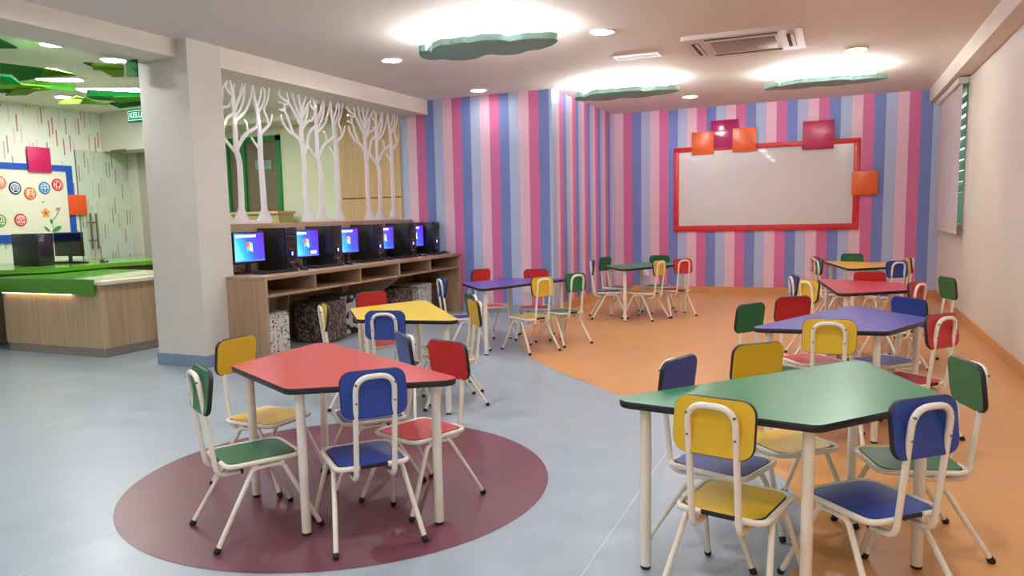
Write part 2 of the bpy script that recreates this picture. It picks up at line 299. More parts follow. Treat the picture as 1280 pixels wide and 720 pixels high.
# left wall with vertical-dash wallpaper
m=bpy.data.materials.new('dash_paper'); m.use_nodes=True; t=NT(m); B=m.node_tree.nodes['Principled BSDF']
tc=t.a('ShaderNodeTexCoord'); sp=t.a('ShaderNodeSeparateXYZ'); t.l.new(tc.outputs['Object'],sp.inputs[0])
def dashlayer(cw,per,duty,wd_,seed):
    cu=t.math('DIVIDE',sp.outputs[1],cw); ci=t.math('FLOOR',cu); cf=t.math('FRACT',cu)
    wn=t.a('ShaderNodeTexWhiteNoise'); wn.noise_dimensions='1D'; t.l.new(t.math('ADD',ci,seed),wn.inputs['W'])
    v=t.math('ADD',t.math('DIVIDE',sp.outputs[2],per),t.math('MULTIPLY',wn.outputs['Value'],5.0)); vi=t.math('FLOOR',v); vf=t.math('FRACT',v)
    w2=t.a('ShaderNodeTexWhiteNoise'); w2.noise_dimensions='2D'; cx=t.a('ShaderNodeCombineXYZ'); t.l.new(ci,cx.inputs[0]); t.l.new(vi,cx.inputs[1]); t.l.new(cx.outputs[0],w2.inputs['Vector'])
    inx=t.math('LESS_THAN',t.math('ABSOLUTE',t.math('SUBTRACT',cf,.5)),wd_)
    inz=t.math('LESS_THAN',vf,duty)
    hol=t.math('MULTIPLY',t.math('LESS_THAN',t.math('ABSOLUTE',t.math('SUBTRACT',cf,.5)),wd_*.5),t.math('GREATER_THAN',w2.outputs['Value'],.72))
    base=t.math('MULTIPLY',inx,inz)
    return t.math('MULTIPLY',base,t.math('SUBTRACT',1.0,hol)),w2.outputs['Value'],cf
a1,v1,cf1=dashlayer(.047,.62,.34,.2,3.0)
colr=t.ramp(v1,[(0,lin((186,110,140))),(.35,lin((206,156,176))),(.55,lin((176,132,150))),(.75,lin((206,150,172)))],'CONSTANT')
lines=t.math('MULTIPLY',t.math('LESS_THAN',t.math('FRACT',t.math('DIVIDE',sp.outputs[1],.0235)),.14),.45)
bg=t.mix(lines,lin((220,224,206)),lin((172,190,164)))
t.l.new(t.mix(a1,bg,colr),B.inputs['Base Color']); B.inputs['Roughness'].default_value=.7; M['dash_paper']=m
w=MB(); w.box(XL-.15,XL,YR,YE,0,ZC); struct('wall_left',w,m)
w=MB(); w.box(XL,-8.62,YE,YE+.1,2.26,ZC); w.box(XL,-9.05,YE,YE+.1,0,2.26); w.box(-8.62,-8.6+.1,YE,YP,0,ZC); struct('wall_entry',w,mat('wall_entry',(206,204,188),.7,noise=.02,nscale=3))
w=MB(); w.box(XL,-8.3,7.5,YE,2.575,ZC); w.box(XL,-8.3,7.5,YE,2.24,2.575); struct('wall_bulkhead',w,M['wall_entry'])
w=MB(); w.box(-9.05,-8.62,YE+.03,YE+.07,0,2.26); d=struct('door_2',w,mat('door_grey',(176,172,158),.5,noise=.03))
# wall behind the tree screens
DX0,DX1,DZ1=-8.36,-7.33,2.47
w=MB(); w.box(-8.6,DX0,YP,YP+.1,0,ZC); w.box(DX1,-6.3,YP,YP+.1,0,ZC); w.box(DX0,DX1,YP,YP+.1,DZ1,ZC); w.box(DX0,DX1,YP,YP+.1,0,.02)
struct('wall_pale_green',w,green_wall)
w=MB(); w.box(-8.5,-6.3,YP-.5,YP,ZC-.17,ZC); struct('trim_4',w,green_wall)
pan=wood('wood_panel',(196,160,112),(214,180,132),2,7)
dk=mat('groove_dark',(70,48,30),.7)
w=MB(); w.box(-6.3,-5.33,YP-.03,YP+.1,0,1.515); w.box(-6.3,-5.33,YP-.03,YP+.1,1.53,2.757); w.box(-6.29,-5.34,YP-.02,YP,1.51,1.535,1); struct('trim_5',w,[pan,dk])
gf=mat('green_frame',(24,132,66),.4)
w=MB()
for x0,x1 in ((DX0,DX0+.07),(-8.06,-7.98),(DX1-.07,DX1)): w.box(x0,x1,YP-.03,YP+.05,0,DZ1)
w.box(DX0,DX1,YP-.03,YP+.05,DZ1-.075,DZ1)
d1=struct('door_1',w,gf)
gl=bpy.data.materials.new('door_glass'); gl.use_nodes=True; b=gl.node_tree.nodes['Principled BSDF']; b.inputs['Base Color'].default_value=lin((150,142,116)); b.inputs['Roughness'].default_value=.08; b.inputs['Alpha'].default_value=.5; M['door_glass']=gl
w=MB(); w.box(DX0+.07,-8.06,YP,YP+.008,0.03,DZ1-.075); w.box(-7.98,DX1-.07,YP,YP+.008,.03,DZ1-.075); part('pane',w,gl,d1)
w=MB(); w.box(-9.4,-5.6,10.3,10.4,0,ZC); struct('wall_corridor',w,mat('corridor_wall',(190,176,156),.8,noise=.02))
w=MB(); w.box(-8.62,-8.6,YP+.1,10.3,0,ZC); w.box(-6.2,-6.1,YP+.1,10.3,0,ZC); struct('wall_corridor_side',w,M['corridor_wall'])
s=thing('door_sign','small blue-grey plate on the glass of the green-framed door','sign',(-7.66,YP-.006,2.06))
w=MB(); w.slab(rrect(.30,.13,.01),0,.004,0,0,T=Matrix(((1,0,0,0),(0,0,1,-.004),(0,1,0,0),(0,0,0,1)))); part('plate',w,mat('sign_blue',(130,158,150),.4),s)
for i,z in enumerate((.03,-.005,-.035)):
    w=MB(); w.box(-.11,.11-i*.04,-.006,-.004,z-.006,z+.006); part('line',w,mat('sign_line',(86,120,112),.5),s)

# ------------------------------------------------------------- chairs
COL={'green':(18,108,60),'blue':(26,62,148),'yellow':(220,178,34),'red':(196,38,38)}
LAM={k:mat('laminate_'+k,v,.38,noise=.02,nscale=8) for k,v in COL.items()}
edge=mat('black_edging',(24,24,28),.42)
tubem=mat('cream_powdercoat',(234,226,212),.22,coat=.4)
cap=mat('black_rubber',(22,20,20),.6)
steel=mat('screw_steel',(120,112,104),.4,metal=.8)
MESH={}
def chair_meshes():
    for k in COL:
        # backrest: laminated board, tilted
        th=.129; T=Matrix.Translation((0,-.193,.6025))@Matrix.Rotation(-math.atan(th),4,'X')@Matrix.Rotation(math.radians(90),4,'X')
        b=MB(); b.slab(rrect(.249,.172,.042,6),-.009,.009,0,1,T=T,bul=.003); MESH['backrest_'+k]=b.mesh('backrest',[LAM[k],edge])
        ol=round_poly([(-.127,-.150),(.127,-.150),(.130,.135),(-.130,.135)],[.055,.055,.05,.05],6)
        b=MB(); b.slab(ol,.303,.319,0,1,bul=.002); MESH['seat_'+k]=b.mesh('seat',[LAM[k],edge])
    # seat frame: open loop round the board
    r=.0105
    path=fillet([(-.055,-.152,.311),(-.141,-.150,.311),(-.143,.147,.311),(.143,.147,.311),(.141,-.150,.311),(.055,-.152,.311)],.055,7)
    b=MB(); b.tube(path,r,10); MESH['seat_frame']=b.mesh('seat_frame',tubem)
    def yb(z): return -.182-(z-.517)*.129-.0205
    x=.074
    path=fillet([(-x,-.085,.268),(-x,yb(.27)-.004,.268),(-x,yb(.672),.672),(x,yb(.672),.672),(x,yb(.27)-.004,.268),(x,-.085,.268)],[.045,.06,.06,.045],7)
    b=MB(); b.tube(path,r,10); MESH['back_frame']=b.mesh('back_frame',tubem)
    for nm,sx,sy in (('FR',1,1),('FL',-1,1),('RR',1,-1),('RL',-1,-1)):
        fx,fy=(.172,.206) if sy>0 else (.175,-.224)
        top=(sx*.134,.068 if sy>0 else -.052,.286); foot=Vector((sx*fx,fy,0))
        d=(foot-Vector(top)); 
        path=fillet([(sx*.132,.008,.289),top,tuple(Vector(top)+d*.965)],.035,6)
        b=MB(); b.tube(path,.0102,10); 
        MESH['leg_'+nm]=b.mesh('leg',tubem)
        b=MB(); dn=d.normalized(); p0=Vector(top)+d*.925; p1=foot+dn*.0; 
        e=foot-Vector((0,0,0)); 
        b.tube([p0,p0+dn*.012,foot-dn*.006+Vector((0,0,.004)),foot+Vector((0,0,.0025))],[.0125,.0128,.0128,.009],10); MESH['cap_'+nm]=b.mesh('foot_cap',cap)
    # weld tabs
    b=MB(); b.box(-.005,.005,-.012,.012,.288,.306); MESH['tab']=b.mesh('bracket',tubem)
    pass
    b=MB(); b.cyl((0,0),.0042,-.0115,.0,10,T=Matrix.Rotation(math.radians(90),4,'X'),bev=.001); MESH['screw']=b.mesh('screw',steel)
    b=MB(); b.cyl((0,0),.0095,-.004,.012,12,T=Matrix.Rotation(math.radians(-90),4,'X'),bev=.002); MESH['plug']=b.mesh('end_plug',cap)
    MESH['yb']=yb
chair_meshes()
def chair(key,color,label,group):
    x,y,t_=CHAIRS[key]
    r=thing('school_chair',label,'chair',(x,y,0),t_,group)
    link('seat',MESH['seat_'+color],r); link('backrest',MESH['backrest_'+color],r)
    sf_=link('seat_frame',MESH['seat_frame'],r)
    bf=link('back_frame',MESH['back_frame'],r)
    for k in ('FR','FL','RR','RL'):
        l=link('leg',MESH['leg_'+k],r); link('foot_cap',MESH['cap_'+k],l)
    yb=MESH['yb']
    if math.hypot(x,y)<6:
        for sx in (-.138,.138):
            for yy in (-.045,.06): link('bracket',MESH['tab'],sf_,(sx,yy,0))
        for sx in (-.074,.074):
            for z in (.645,.575): link('screw',MESH['screw'],bf,(sx,yb(z)-.0125,z))
    if math.hypot(x,y)<8.2:
        for sx in (-.074,.074): link('end_plug',MESH['plug'],bf,(sx,-.085,.268))
    return r
CL={
'A':('green','green child chair at the left end of the red table on the maroon circle'),
'B':('blue','blue child chair, back to camera, at the front of the red table on the circle'),
'C':('blue','blue child chair behind the red table, its narrow back near the yellow table'),
'D':('red','red child chair at the right rear of the red table on the maroon circle'),
'E':('yellow','yellow child chair left-rear of the red table, in front of the white column'),
'F':('yellow','yellow child chair, back to camera, at the foreground green table'),
'G':('blue','blue child chair, back to camera, at the lower right of the foreground green table'),
'H':('green','green child chair at the right side of the foreground green table'),
'I':('blue','blue child chair behind the left end of the foreground green table'),
'J':('yellow','yellow child chair behind the foreground green table, in front of the green chair'),
'K':('green','green child chair at the left end of the blue table in the right-hand row'),
'L':('red','red child chair behind the blue table of the right-hand row'),
'M':('yellow','yellow child chair, back to camera, at the near side of the blue table'),
'N':('blue','bright blue child chair behind the right part of the blue table'),
'O':('red','red child chair, back to camera, at the right end of the blue table'),
'P':('blue','blue child chair seen edge-on at the left of the far red table'),
'Q':('yellow','yellow child chair, tube back to camera, at the left of the far red table'),
'R':('red','red child chair at the far side of the far red table'),
'S':('red','red child chair, tube back to camera, front right of the far red table'),
'U':('green','green child chair by the right-hand wall, at the far red table'),
'V':('green','green child chair seen edge-on at the left of the farthest yellow table'),
'V2':('red','red child chair seen edge-on at the left of the farthest yellow table'),
'W':('green','green child chair at the back of the farthest yellow table below the striped wall'),
'X':('blue','blue child chair, back to camera, at the front right of the farthest yellow table'),
'Y':('yellow','yellow child chair seen edge-on at the right end of the farthest yellow table'),
'f':('red','red child chair behind the yellow table nearest the computer desk'),
'g':('blue','blue child chair, back to camera, at the yellow table by the computer desk'),
'h':('yellow','yellow child chair seen edge-on before the leopard cubes, at the near yellow table'),
'i':('yellow','yellow child chair at the right of the yellow table by the computer desk'),
'e':('green','green child chair half hidden behind the yellow one beside the near yellow table'),
'j':('blue','blue child chair seen edge-on at the left end of the purple table'),
'a':('red','red child chair at the back left of the purple table, against the striped wall'),
'b':('red','red child chair at the back right of the purple table against the wall'),
'c':('yellow','yellow child chair, back to camera, at the front of the purple table'),
'd':('green','green child chair, back to camera, at the right end of the purple table'),
'k':('blue','blue child chair seen from the side at the left of the far green table'),
'l':('green','green child chair at the left rear of the far green table in the striped alcove'),
'm':('green','green child chair at the back of the far green table, below the whiteboard wall'),
'n':('yellow','yellow child chair, back to camera, at the front of the far green table'),
'o':('red','red child chair, back to camera, at the right of the far green table'),
}
GR={}
for ks,g in (('ABCDE','chairs round the red table on the circle'),('FGHIJ','chairs round the foreground green table'),('KLMNO','chairs round the blue table'),(['P','Q','R','S','U'],'chairs round the far red table'),(['V','V2','W','X','Y'],'chairs round the farthest yellow table'),('fghie','chairs round the yellow table by the desk'),('jabcd','chairs round the purple table'),('klmno','chairs round the far green table')):
    for k in ks: GR[k]=g
for k,(c,l) in CL.items(): chair(k,c,l,GR[k])
# ------------------------------------------------------------- tables
TC={'T1':('table_red',(194,60,54),'red trapezoid table standing on the maroon floor circle'),
'T2':('table_green',(34,126,80),'large green trapezoid table in the right foreground'),
'T3':('table_blue',(72,74,160),'blue trapezoid table in the right-hand row, behind the foreground green table'),
'T4':('table_crimson',(198,44,62),'red trapezoid table in the right-hand row between the blue and the yellow one'),
'T5':('table_amber',(224,168,54),'yellow trapezoid table farthest back below the whiteboard wall'),
'T6':('table_purple',(78,58,160),'purple trapezoid table standing before the striped corner wall'),
'T7':('table_yellow',(236,200,44),'yellow trapezoid table beside the computer desk'),
'T8':('table_teal',(28,122,82),'small far green trapezoid table in the striped alcove')}
hL,hS,HH=TABLE_L/2,TABLE_S/2,TABLE_H
cor=[Vector((-hL,0)),Vector((hL,0)),Vector((hS,HH)),Vector((-hS,HH))]
tol=round_poly(cor,TABLE_R+.012,7)
legpos=[]
for i in range(4):
    p=cor[i];a=(cor[i-1]-p).normalized();b_=(cor[(i+1)%4]-p).normalized()
    legpos.append(p+(a+b_).normalized()*LEG_IN/math.sin(math.acos(a.dot(b_))/2))
lm=MB(); lm.cyl((0,0),.019,.012,.586,18); legmesh=lm.mesh('leg',tubem)
lm=MB(); lm.cyl((0,0),.0185,0,.014,18,bev=.003); capmesh=lm.mesh('foot_cap',cap)
for k,(mn,c,lab) in TC.items():
    x,y,t_=TABLES[k]; r=thing('trapezoid_table',lab,'table',(x,y,0),t_,'trapezoid school tables')
    mm=mat(mn,c,.30,noise=.015,nscale=10,bump=.05,bscale=300)
    b=MB(); b.slab(tol,.586,.61,0,1,bul=.003); part('tabletop',b,[mm,edge],r)
    for p in legpos:
        l=link('leg',legmesh,r,(p.x,p.y,0)); link('foot_cap',capmesh,l)
# ------------------------------------------------------------- whiteboard
b=MB(); r=thing('whiteboard','large whiteboard in a red frame on the striped back wall','whiteboard',(-.98,YB,0))
x0,x1,z0,z1=-1.265,1.27,.935,2.185; T=.028
b.box(x0,x1,-T,0,z1-.07,z1,bev=.003); b.box(x0,x1,-T,0,z0,z0+.085,bev=.003); b.box(x0,x0+.075,-T,0,z0+.085,z1-.07,bev=.003); b.box(x1-.085,x1,-T,0,z0+.085,z1-.07,bev=.003)
part('frame',b,mat('frame_red',(196,34,40),.35),r)
b=MB(); b.box(x0+.07,x1-.08,-.012,0,z0+.08,z1-.065); part('writing_surface',b,mat('whiteboard_gloss',(216,208,208),.12,coat=.5),r)
om=mat('tile_orange',(222,92,36),.3); mg=mat('tile_magenta',(170,34,96),.16,coat=.4); cr=mat('tile_crimson',(176,34,84),.3)
for n,(xa,za,xb,zb),mm,lab,th in (('a',(-1.978,2.069,-1.661,2.396),om,'orange square overlapping the top left corner of the red whiteboard frame',.052),
  ('b',(-1.71,2.153,-1.328,2.549),mg,'shiny magenta square between two orange ones above the whiteboard',.040),
  ('c',(-1.397,2.081,-1.07,2.416),om,'orange square right of the shiny magenta one on the whiteboard frame',.052),
  ('d',(-.453,2.059,-.053,2.447),cr,'large crimson square on the top right of the whiteboard frame',.052),
  ('e',(.187,1.407,.511,1.728),om,'orange square on the right edge of the whiteboard frame',.052)):
    b=MB(); b.box(xa,xb,YB-th,YB-(.029 if n!='b' else .0285),za,zb,bev=.002)
    if n=='b': pass
    solo('square_panel',b,mm,lab,'panel','coloured squares on the whiteboard frame')
for (px,pz,y_,lab) in ((-2.69,.30,YB,'white wall socket low on the striped back wall behind the far green table'),(-3.535,.30,YP,'white wall socket low on the striped wall behind the purple table')):
    s=thing('wall_socket',lab,'socket',(px,y_,pz),0)
    w_=.12 if y_==YB else .085
    b=MB(); b.box(-w_/2,w_/2,-.03,0,-.05,.05,bev=.004); part('faceplate',b,mat('socket_white',(226,218,222),.4),s)
    b=MB(); b.box(-.012,.012,-.034,-.03,-.01,.01); part('switch',b,M['socket_white'],s)
# ------------------------------------------------------------- ceiling fittings
ring=mat('light_trim',(236,232,228),.4); lamp=emat('lamp_white',(247,249,251),DOWN_W)
lamp_s=emat('lamp_soft',(250,249,247),DOWN_W*.28)
def downlight(x,y,lab,lm_=None):
    r=thing('downlight',lab,'ceiling light',(x,y,ZC),0,'round ceiling downlights')
    b=MB(); b.lathe((0,0),[(.108,0),(.108,-.006),(.098,-.012),(.088,-.010),(.084,0)],28); part('trim_ring',b,ring,r)
    b=MB(); b.cyl((0,0),.084,-.008,-.002,28); part('diffuser',b,lm_ or lamp,r)
for x,y,lab in ((-3.94,6.49,'round downlight beside the trees, left of the nearest cloud'),(-3.98,8.54,'round downlight just before the striped wall on the left'),(-1.82,6.4,'round downlight right of the nearest cloud'),(-1.81,10.53,'round downlight in the alcove between the two far clouds'),(.14,8.34,'round downlight right of the ceiling air conditioner'),
   (-6.0,4.48,'round downlight over the reception counter'),(-8.34,6.32,'round downlight by the patterned wall, under the green leaf panels')):
    downlight(x,y,lab,lamp_s if y==8.54 else None)
for x,y in ((-3.9,3.6),(-1.8,4.3),(.14,5.2),(-3.9,1.4),(-1.8,2.2),(.14,2.8),(-3.9,0),(-1.8,0),(.14,0.4),(-3.9,-2),(-1.8,-2),(.14,-2),(-8.3,2.0),(-6.2,-.6)):
    downlight(x,y,'round downlight in the ceiling above or behind the viewer')
for x,y in ((-7.35,7.2),(-5.9,6.6)): downlight(x,y,'round downlight added to brighten the back office, hidden by the white column and beam')  # unseen lamps added to brighten the area behind the tree screens
tealm=mat('cloud_teal',(136,172,163),.6); 
cl_l=emat('tube_white',(250,250,250),CLOUD_W)
def cloud(cx,cy,sy,lab):
    r=thing('cloud_panel',lab,'ceiling decoration',(cx,cy,2.60),0,'teal ceiling clouds')
    ol=[(p.x,p.y) for p in catmull([(a,b*sy,0) for a,b in CLOUD],3,True)]
    area=sum(ol[i-1][0]*ol[i][1]-ol[i][0]*ol[i-1][1] for i in range(len(ol)))
    if area<0: ol=ol[::-1]
    b=MB(); b.slab(ol,0,.05,0,0); part('cloud_board',b,tealm,r)
    n=len(ol); path=[(a*.80,b_*.62,.066) for a,b_ in ol[::3]]; path.append(path[0])
    b=MB(); b.tube(path,.011,8,caps=False); part('light_tube',b,cl_l,r)
    for hx in (-.35,.1,.35):
        b=MB(); b.cyl((hx,.02),.005,.05,.157,8); part('hanger',b,ring,r)
cloud(-2.66,5.86,1.0,'teal cloud panel nearest the camera, glowing above')
cloud(-2.29,8.93,.95,'teal cloud panel over the striped corner, middle of the three')
cloud(-.17,9.37,.72,'teal cloud panel near the whiteboard, rightmost of the three')
r=thing('air_conditioner','square white ceiling cassette air conditioner with four slots','air conditioner',(-.79,7.4,ZC),0)
wp=mat('ac_white',(226,214,208),.4); dkm=mat('ac_dark',(58,48,46),.7)
b=MB(); b.slab(rrect(1.0,.9,.05),-.035,0,0,0); part('panel',b,wp,r)
m=bpy.data.materials.new('ac_grille'); m.use_nodes=True; t=NT(m); B=m.node_tree.nodes['Principled BSDF']; tc=t.a('ShaderNodeTexCoord'); sp=t.a('ShaderNodeSeparateXYZ'); t.l.new(tc.outputs['Object'],sp.inputs[0])
f=t.math('MULTIPLY',t.math('LESS_THAN',t.math('FRACT',t.math('MULTIPLY',sp.outputs[0],50)),.55),t.math('LESS_THAN',t.math('FRACT',t.math('MULTIPLY',sp.outputs[1],45)),.6))
t.l.new(t.mix(f,lin((186,178,172)),lin((78,70,68))),B.inputs['Base Color']); M['ac_grille']=m
b=MB(); b.box(-.27,.27,-.24,.24,-.043,-.035,bev=.003); part('intake_grille',b,m,r)
for x0,x1,y0,y1 in ((-.3,.3,-.385,-.325),(-.3,.3,.325,.385),(-.43,-.365,-.27,.27),(.365,.43,-.27,.27)):
    s_=None; b=MB(); b.box(x0,x1,y0,y1,-.038,-.034); v=part('air_slot',b,dkm,r)
    b=MB(); 
    if x1-x0>y1-y0: b.box(x0,x1,(y0+y1)/2,y1-.005,-.043,-.039)
    else: b.box((x0+x1)/2,x1-.005,y0,y1,-.043,-.039)
    part('louver',b,wp,v)
r=thing('air_diffuser','small rectangular air grille in the ceiling between the clouds','vent',(-1.8,7.54,ZC),0)
b=MB(); b.box(-.22,.22,-.085,-.065,-.012,0); b.box(-.22,.22,.065,.085,-.012,0); b.box(-.22,-.2,-.065,.065,-.012,0); b.box(.2,.22,-.065,.065,-.012,0); part('frame',b,wp,r)
b=MB(); b.box(-.2,.2,-.065,.065,-.003,0,0)
for i in range(5): b.box(-.2,.2,-.055+i*.025,-.045+i*.025,-.010,-.004,1)
part('grille',b,[mat('vent_dark',(110,108,120),.6),wp],r)
# ------------------------------------------------------------- window + blind
wm=mat('window_frame_white',(220,214,206),.4)
b=MB()
for a,c in ((WY0,WY0+.22),(WY1-.05,WY1)): b.box(XW-.012,XW+.1,a,c,WZ0,WZ1)
b.box(XW-.012,XW+.1,WY0+.22,WY1-.05,WZ0,WZ0+.05); b.box(XW-.012,XW+.1,WY0+.22,WY1-.05,WZ1-.05,WZ1)
wn=struct('window_1',b,wm)
lg=bpy.data.materials.new('louvre_glass'); lg.use_nodes=True; b_=lg.node_tree.nodes['Principled BSDF']; b_.inputs['Base Color'].default_value=lin((150,200,168)); b_.inputs['Transmission Weight'].default_value=.6; b_.inputs['Roughness'].default_value=.35; M['louvre_glass']=lg
for i in range(12):
    b=MB(); z=WZ0+.10+i*.122; T=Matrix.Translation((XW+.05,0,z))@Matrix.Rotation(math.radians(22),4,'Y'); b.box(-.003,.003,WY0+.22,WY1-.05,-.066,.066,T=T); part('pane',b,lg,wn)
r=thing('window_blind','white pull-down blind hanging over the louvred window on the right wall','blind',(XW-.07,10.42,0))
fab=mat('blind_fabric',(206,196,200),.8,noise=.02,nscale=40)
b=MB(); b.box(-.004,.0,-.95,.95,.95,2.52); 
for i in range(1,6): b.box(-.007,-.004,-.95+i*.317-.002,-.95+i*.317+.002,.95,2.52)
part('fabric',b,fab,r)
b=MB(); b.box(-.045,.055,-.99,.98,2.50,2.565,bev=.006); part('headrail',b,wm,r)
b=MB(); b.box(-.012,.004,-.95,.95,.93,.955,bev=.003); part('bottom_bar',b,wm,r)

# ------------------------------------------------------------- computer desk
dw=wood('desk_oak',(152,120,92),(176,144,114),1,5); dwv=wood('desk_oak_upright',(156,124,96),(178,146,116),2,5); din=wood('desk_oak_edge',(176,146,116),(192,162,132),1,5)
XD=-4.468; Y0,Y1=5.143,8.915; ZD=.766; XK=-5.175
r=thing('computer_desk','long light wood computer desk along the tree screens','desk',(0,0,0))
b=MB(); b.box(XK,XD,Y0,Y1,.733,ZD,bev=.003); part('worktop',b,dw,r)
b=MB(); b.box(XK,XD-.006,Y0+.03,Y1-.03,.580,.600,bev=.002); part('shelf',b,dw,r)
for ya in (Y0,Y1-.03):
    b=MB(); b.box(XK,XD,ya,ya+.03,0,.733,bev=.002); part('end_panel',b,dwv,r)
for y in (5.85,6.605,8.10): 
    b=MB(); b.box(XK,XD-.006,y-.009,y+.009,.600,.733); part('divider',b,dwv,r)
b=MB(); b.box(XK,XD-.003,7.36,7.385,.600,.733); part('divider',b,dwv,r)
for y in (6.12,7.05,7.36,8.15):
    b=MB(); xf=XD-.004 if y==7.36 else XK+.16; zz=.20 if y==7.36 else .33; yb_=y
    # brace panel with a slanted front edge
    xb=XK+.02
    pts=[(xb,0),(xb+.08,0),(xb+.10,zz),(xf,.58),(xb,.58)]
    vs=[(p[0],yb_,p[1]) for p in pts]+[(p[0],yb_+.022,p[1]) for p in pts]; n=5
    fs=[tuple(range(n)),tuple(reversed(range(n,2*n)))]+[(i,(i+1)%n,n+(i+1)%n,n+i) for i in range(n)]
    b.add(vs,fs,0,None,False); part('brace',b,dwv,r)
b=MB(); b.box(-5.225,XK,Y0-.0,Y1,0,1.22,bev=.002); part('back_panel',b,dw,r)
b=MB(); b.box(XK,XK+.02,Y0+.03,Y1-.03,.45,.58); part('rail',b,dwv,r)
# tree screens standing on the back panel
tw=mat('tree_white',(236,230,230),.25,coat=.4)
def tree(yo,lab,show=None):
    r=thing('tree_screen',lab,'decorative screen',(-5.2,yo,1.22),0,'white cut-out tree screens')
    ax=Vector((1,0,0))
    trunks=MB(); 
    for i,(pts,w0,w1) in enumerate(TREE):
        P=[(0,a,max(.02,c) if j==0 else c) for j,(a,c) in enumerate(pts)]
        sm=catmull(P,4); n=len(sm)
        ws=[((w0+(w1-w0)*(k/(n-1))**(1.2 if i<3 else .75))*(1.15 if i<3 else 1.45)+.004)/2 for k in range(n)]
        if i<3:  # flared foot
            ws=[w_+max(0,(.15-sm[k].z))**1.5*1.9 for k,w_ in enumerate(ws)]
        mb=MB() if i>=3 else trunks
        mb.tube(sm,ws,8,sc=None)
        # flatten in x
        lo=0
        mb.v=[(v[0] if abs(v[0])<.011-.0002*i else math.copysign(.011-.0002*i,v[0]),v[1],v[2]) for v in mb.v]
        if i>=3: part('branch',mb,tw,r)
    trunks.v=[(v[0],v[1],v[2]) for v in trunks.v]
    part('trunks',trunks,tw,r)
    b=MB(); b.box(-.011,.011,-.01,.735,0,.035,bev=.004)
    part('base_strip',b,tw,r)
tree(5.40,'white cut-out tree screen next to the column, leftmost of the three')
tree(6.65,'white cut-out tree screen in the middle, before the pale green wall')
tree(7.85,'white cut-out tree screen farthest from the column, before the wood panel')
# computers
blk=mat('plastic_black',(26,26,30),.35,noise=.05); blk2=mat('plastic_gloss',(34,28,40),.15,coat=.3); btn=emat('power_blue',(110,120,255),4.0)
m=bpy.data.materials.new('desktop_screen'); m.use_nodes=True; t=NT(m); B=m.node_tree.nodes['Principled BSDF']; tc=t.a('ShaderNodeTexCoord'); sp=t.a('ShaderNodeSeparateXYZ'); t.l.new(tc.outputs['Object'],sp.inputs[0])
g=t.math('ADD',t.math('MULTIPLY',sp.outputs[1],2.3),t.math('MULTIPLY_ADD',sp.outputs[2],1.2,.5))
col=t.ramp(g,[(.0,lin((110,225,250))),(.25,lin((50,160,245))),(.55,lin((50,80,225))),(1,lin((86,40,190)))])
B.inputs['Base Color'].default_value=(0.01,.01,.02,1); B.inputs['Roughness'].default_value=.2; t.l.new(col,B.inputs['Emission Color']); B.inputs['Emission Strength'].default_value=.95; M['desktop_screen']=m
icw=emat('icon_white',(235,240,255),.9)
def yz(pts,x): return [(x,a,c) for a,c in pts]
LOGO=[('logo_red',(235,70,50),-1,1),('logo_green',(120,200,70),1,1),('logo_blue',(60,150,235),-1,-1),('logo_yellow',(250,210,70),1,-1)]
ml=['first','second','third','fourth','fifth']
YT=[5.83,6.575,7.394,8.15,8.764]; YM=[5.69,6.52,7.25,8.005,8.74]
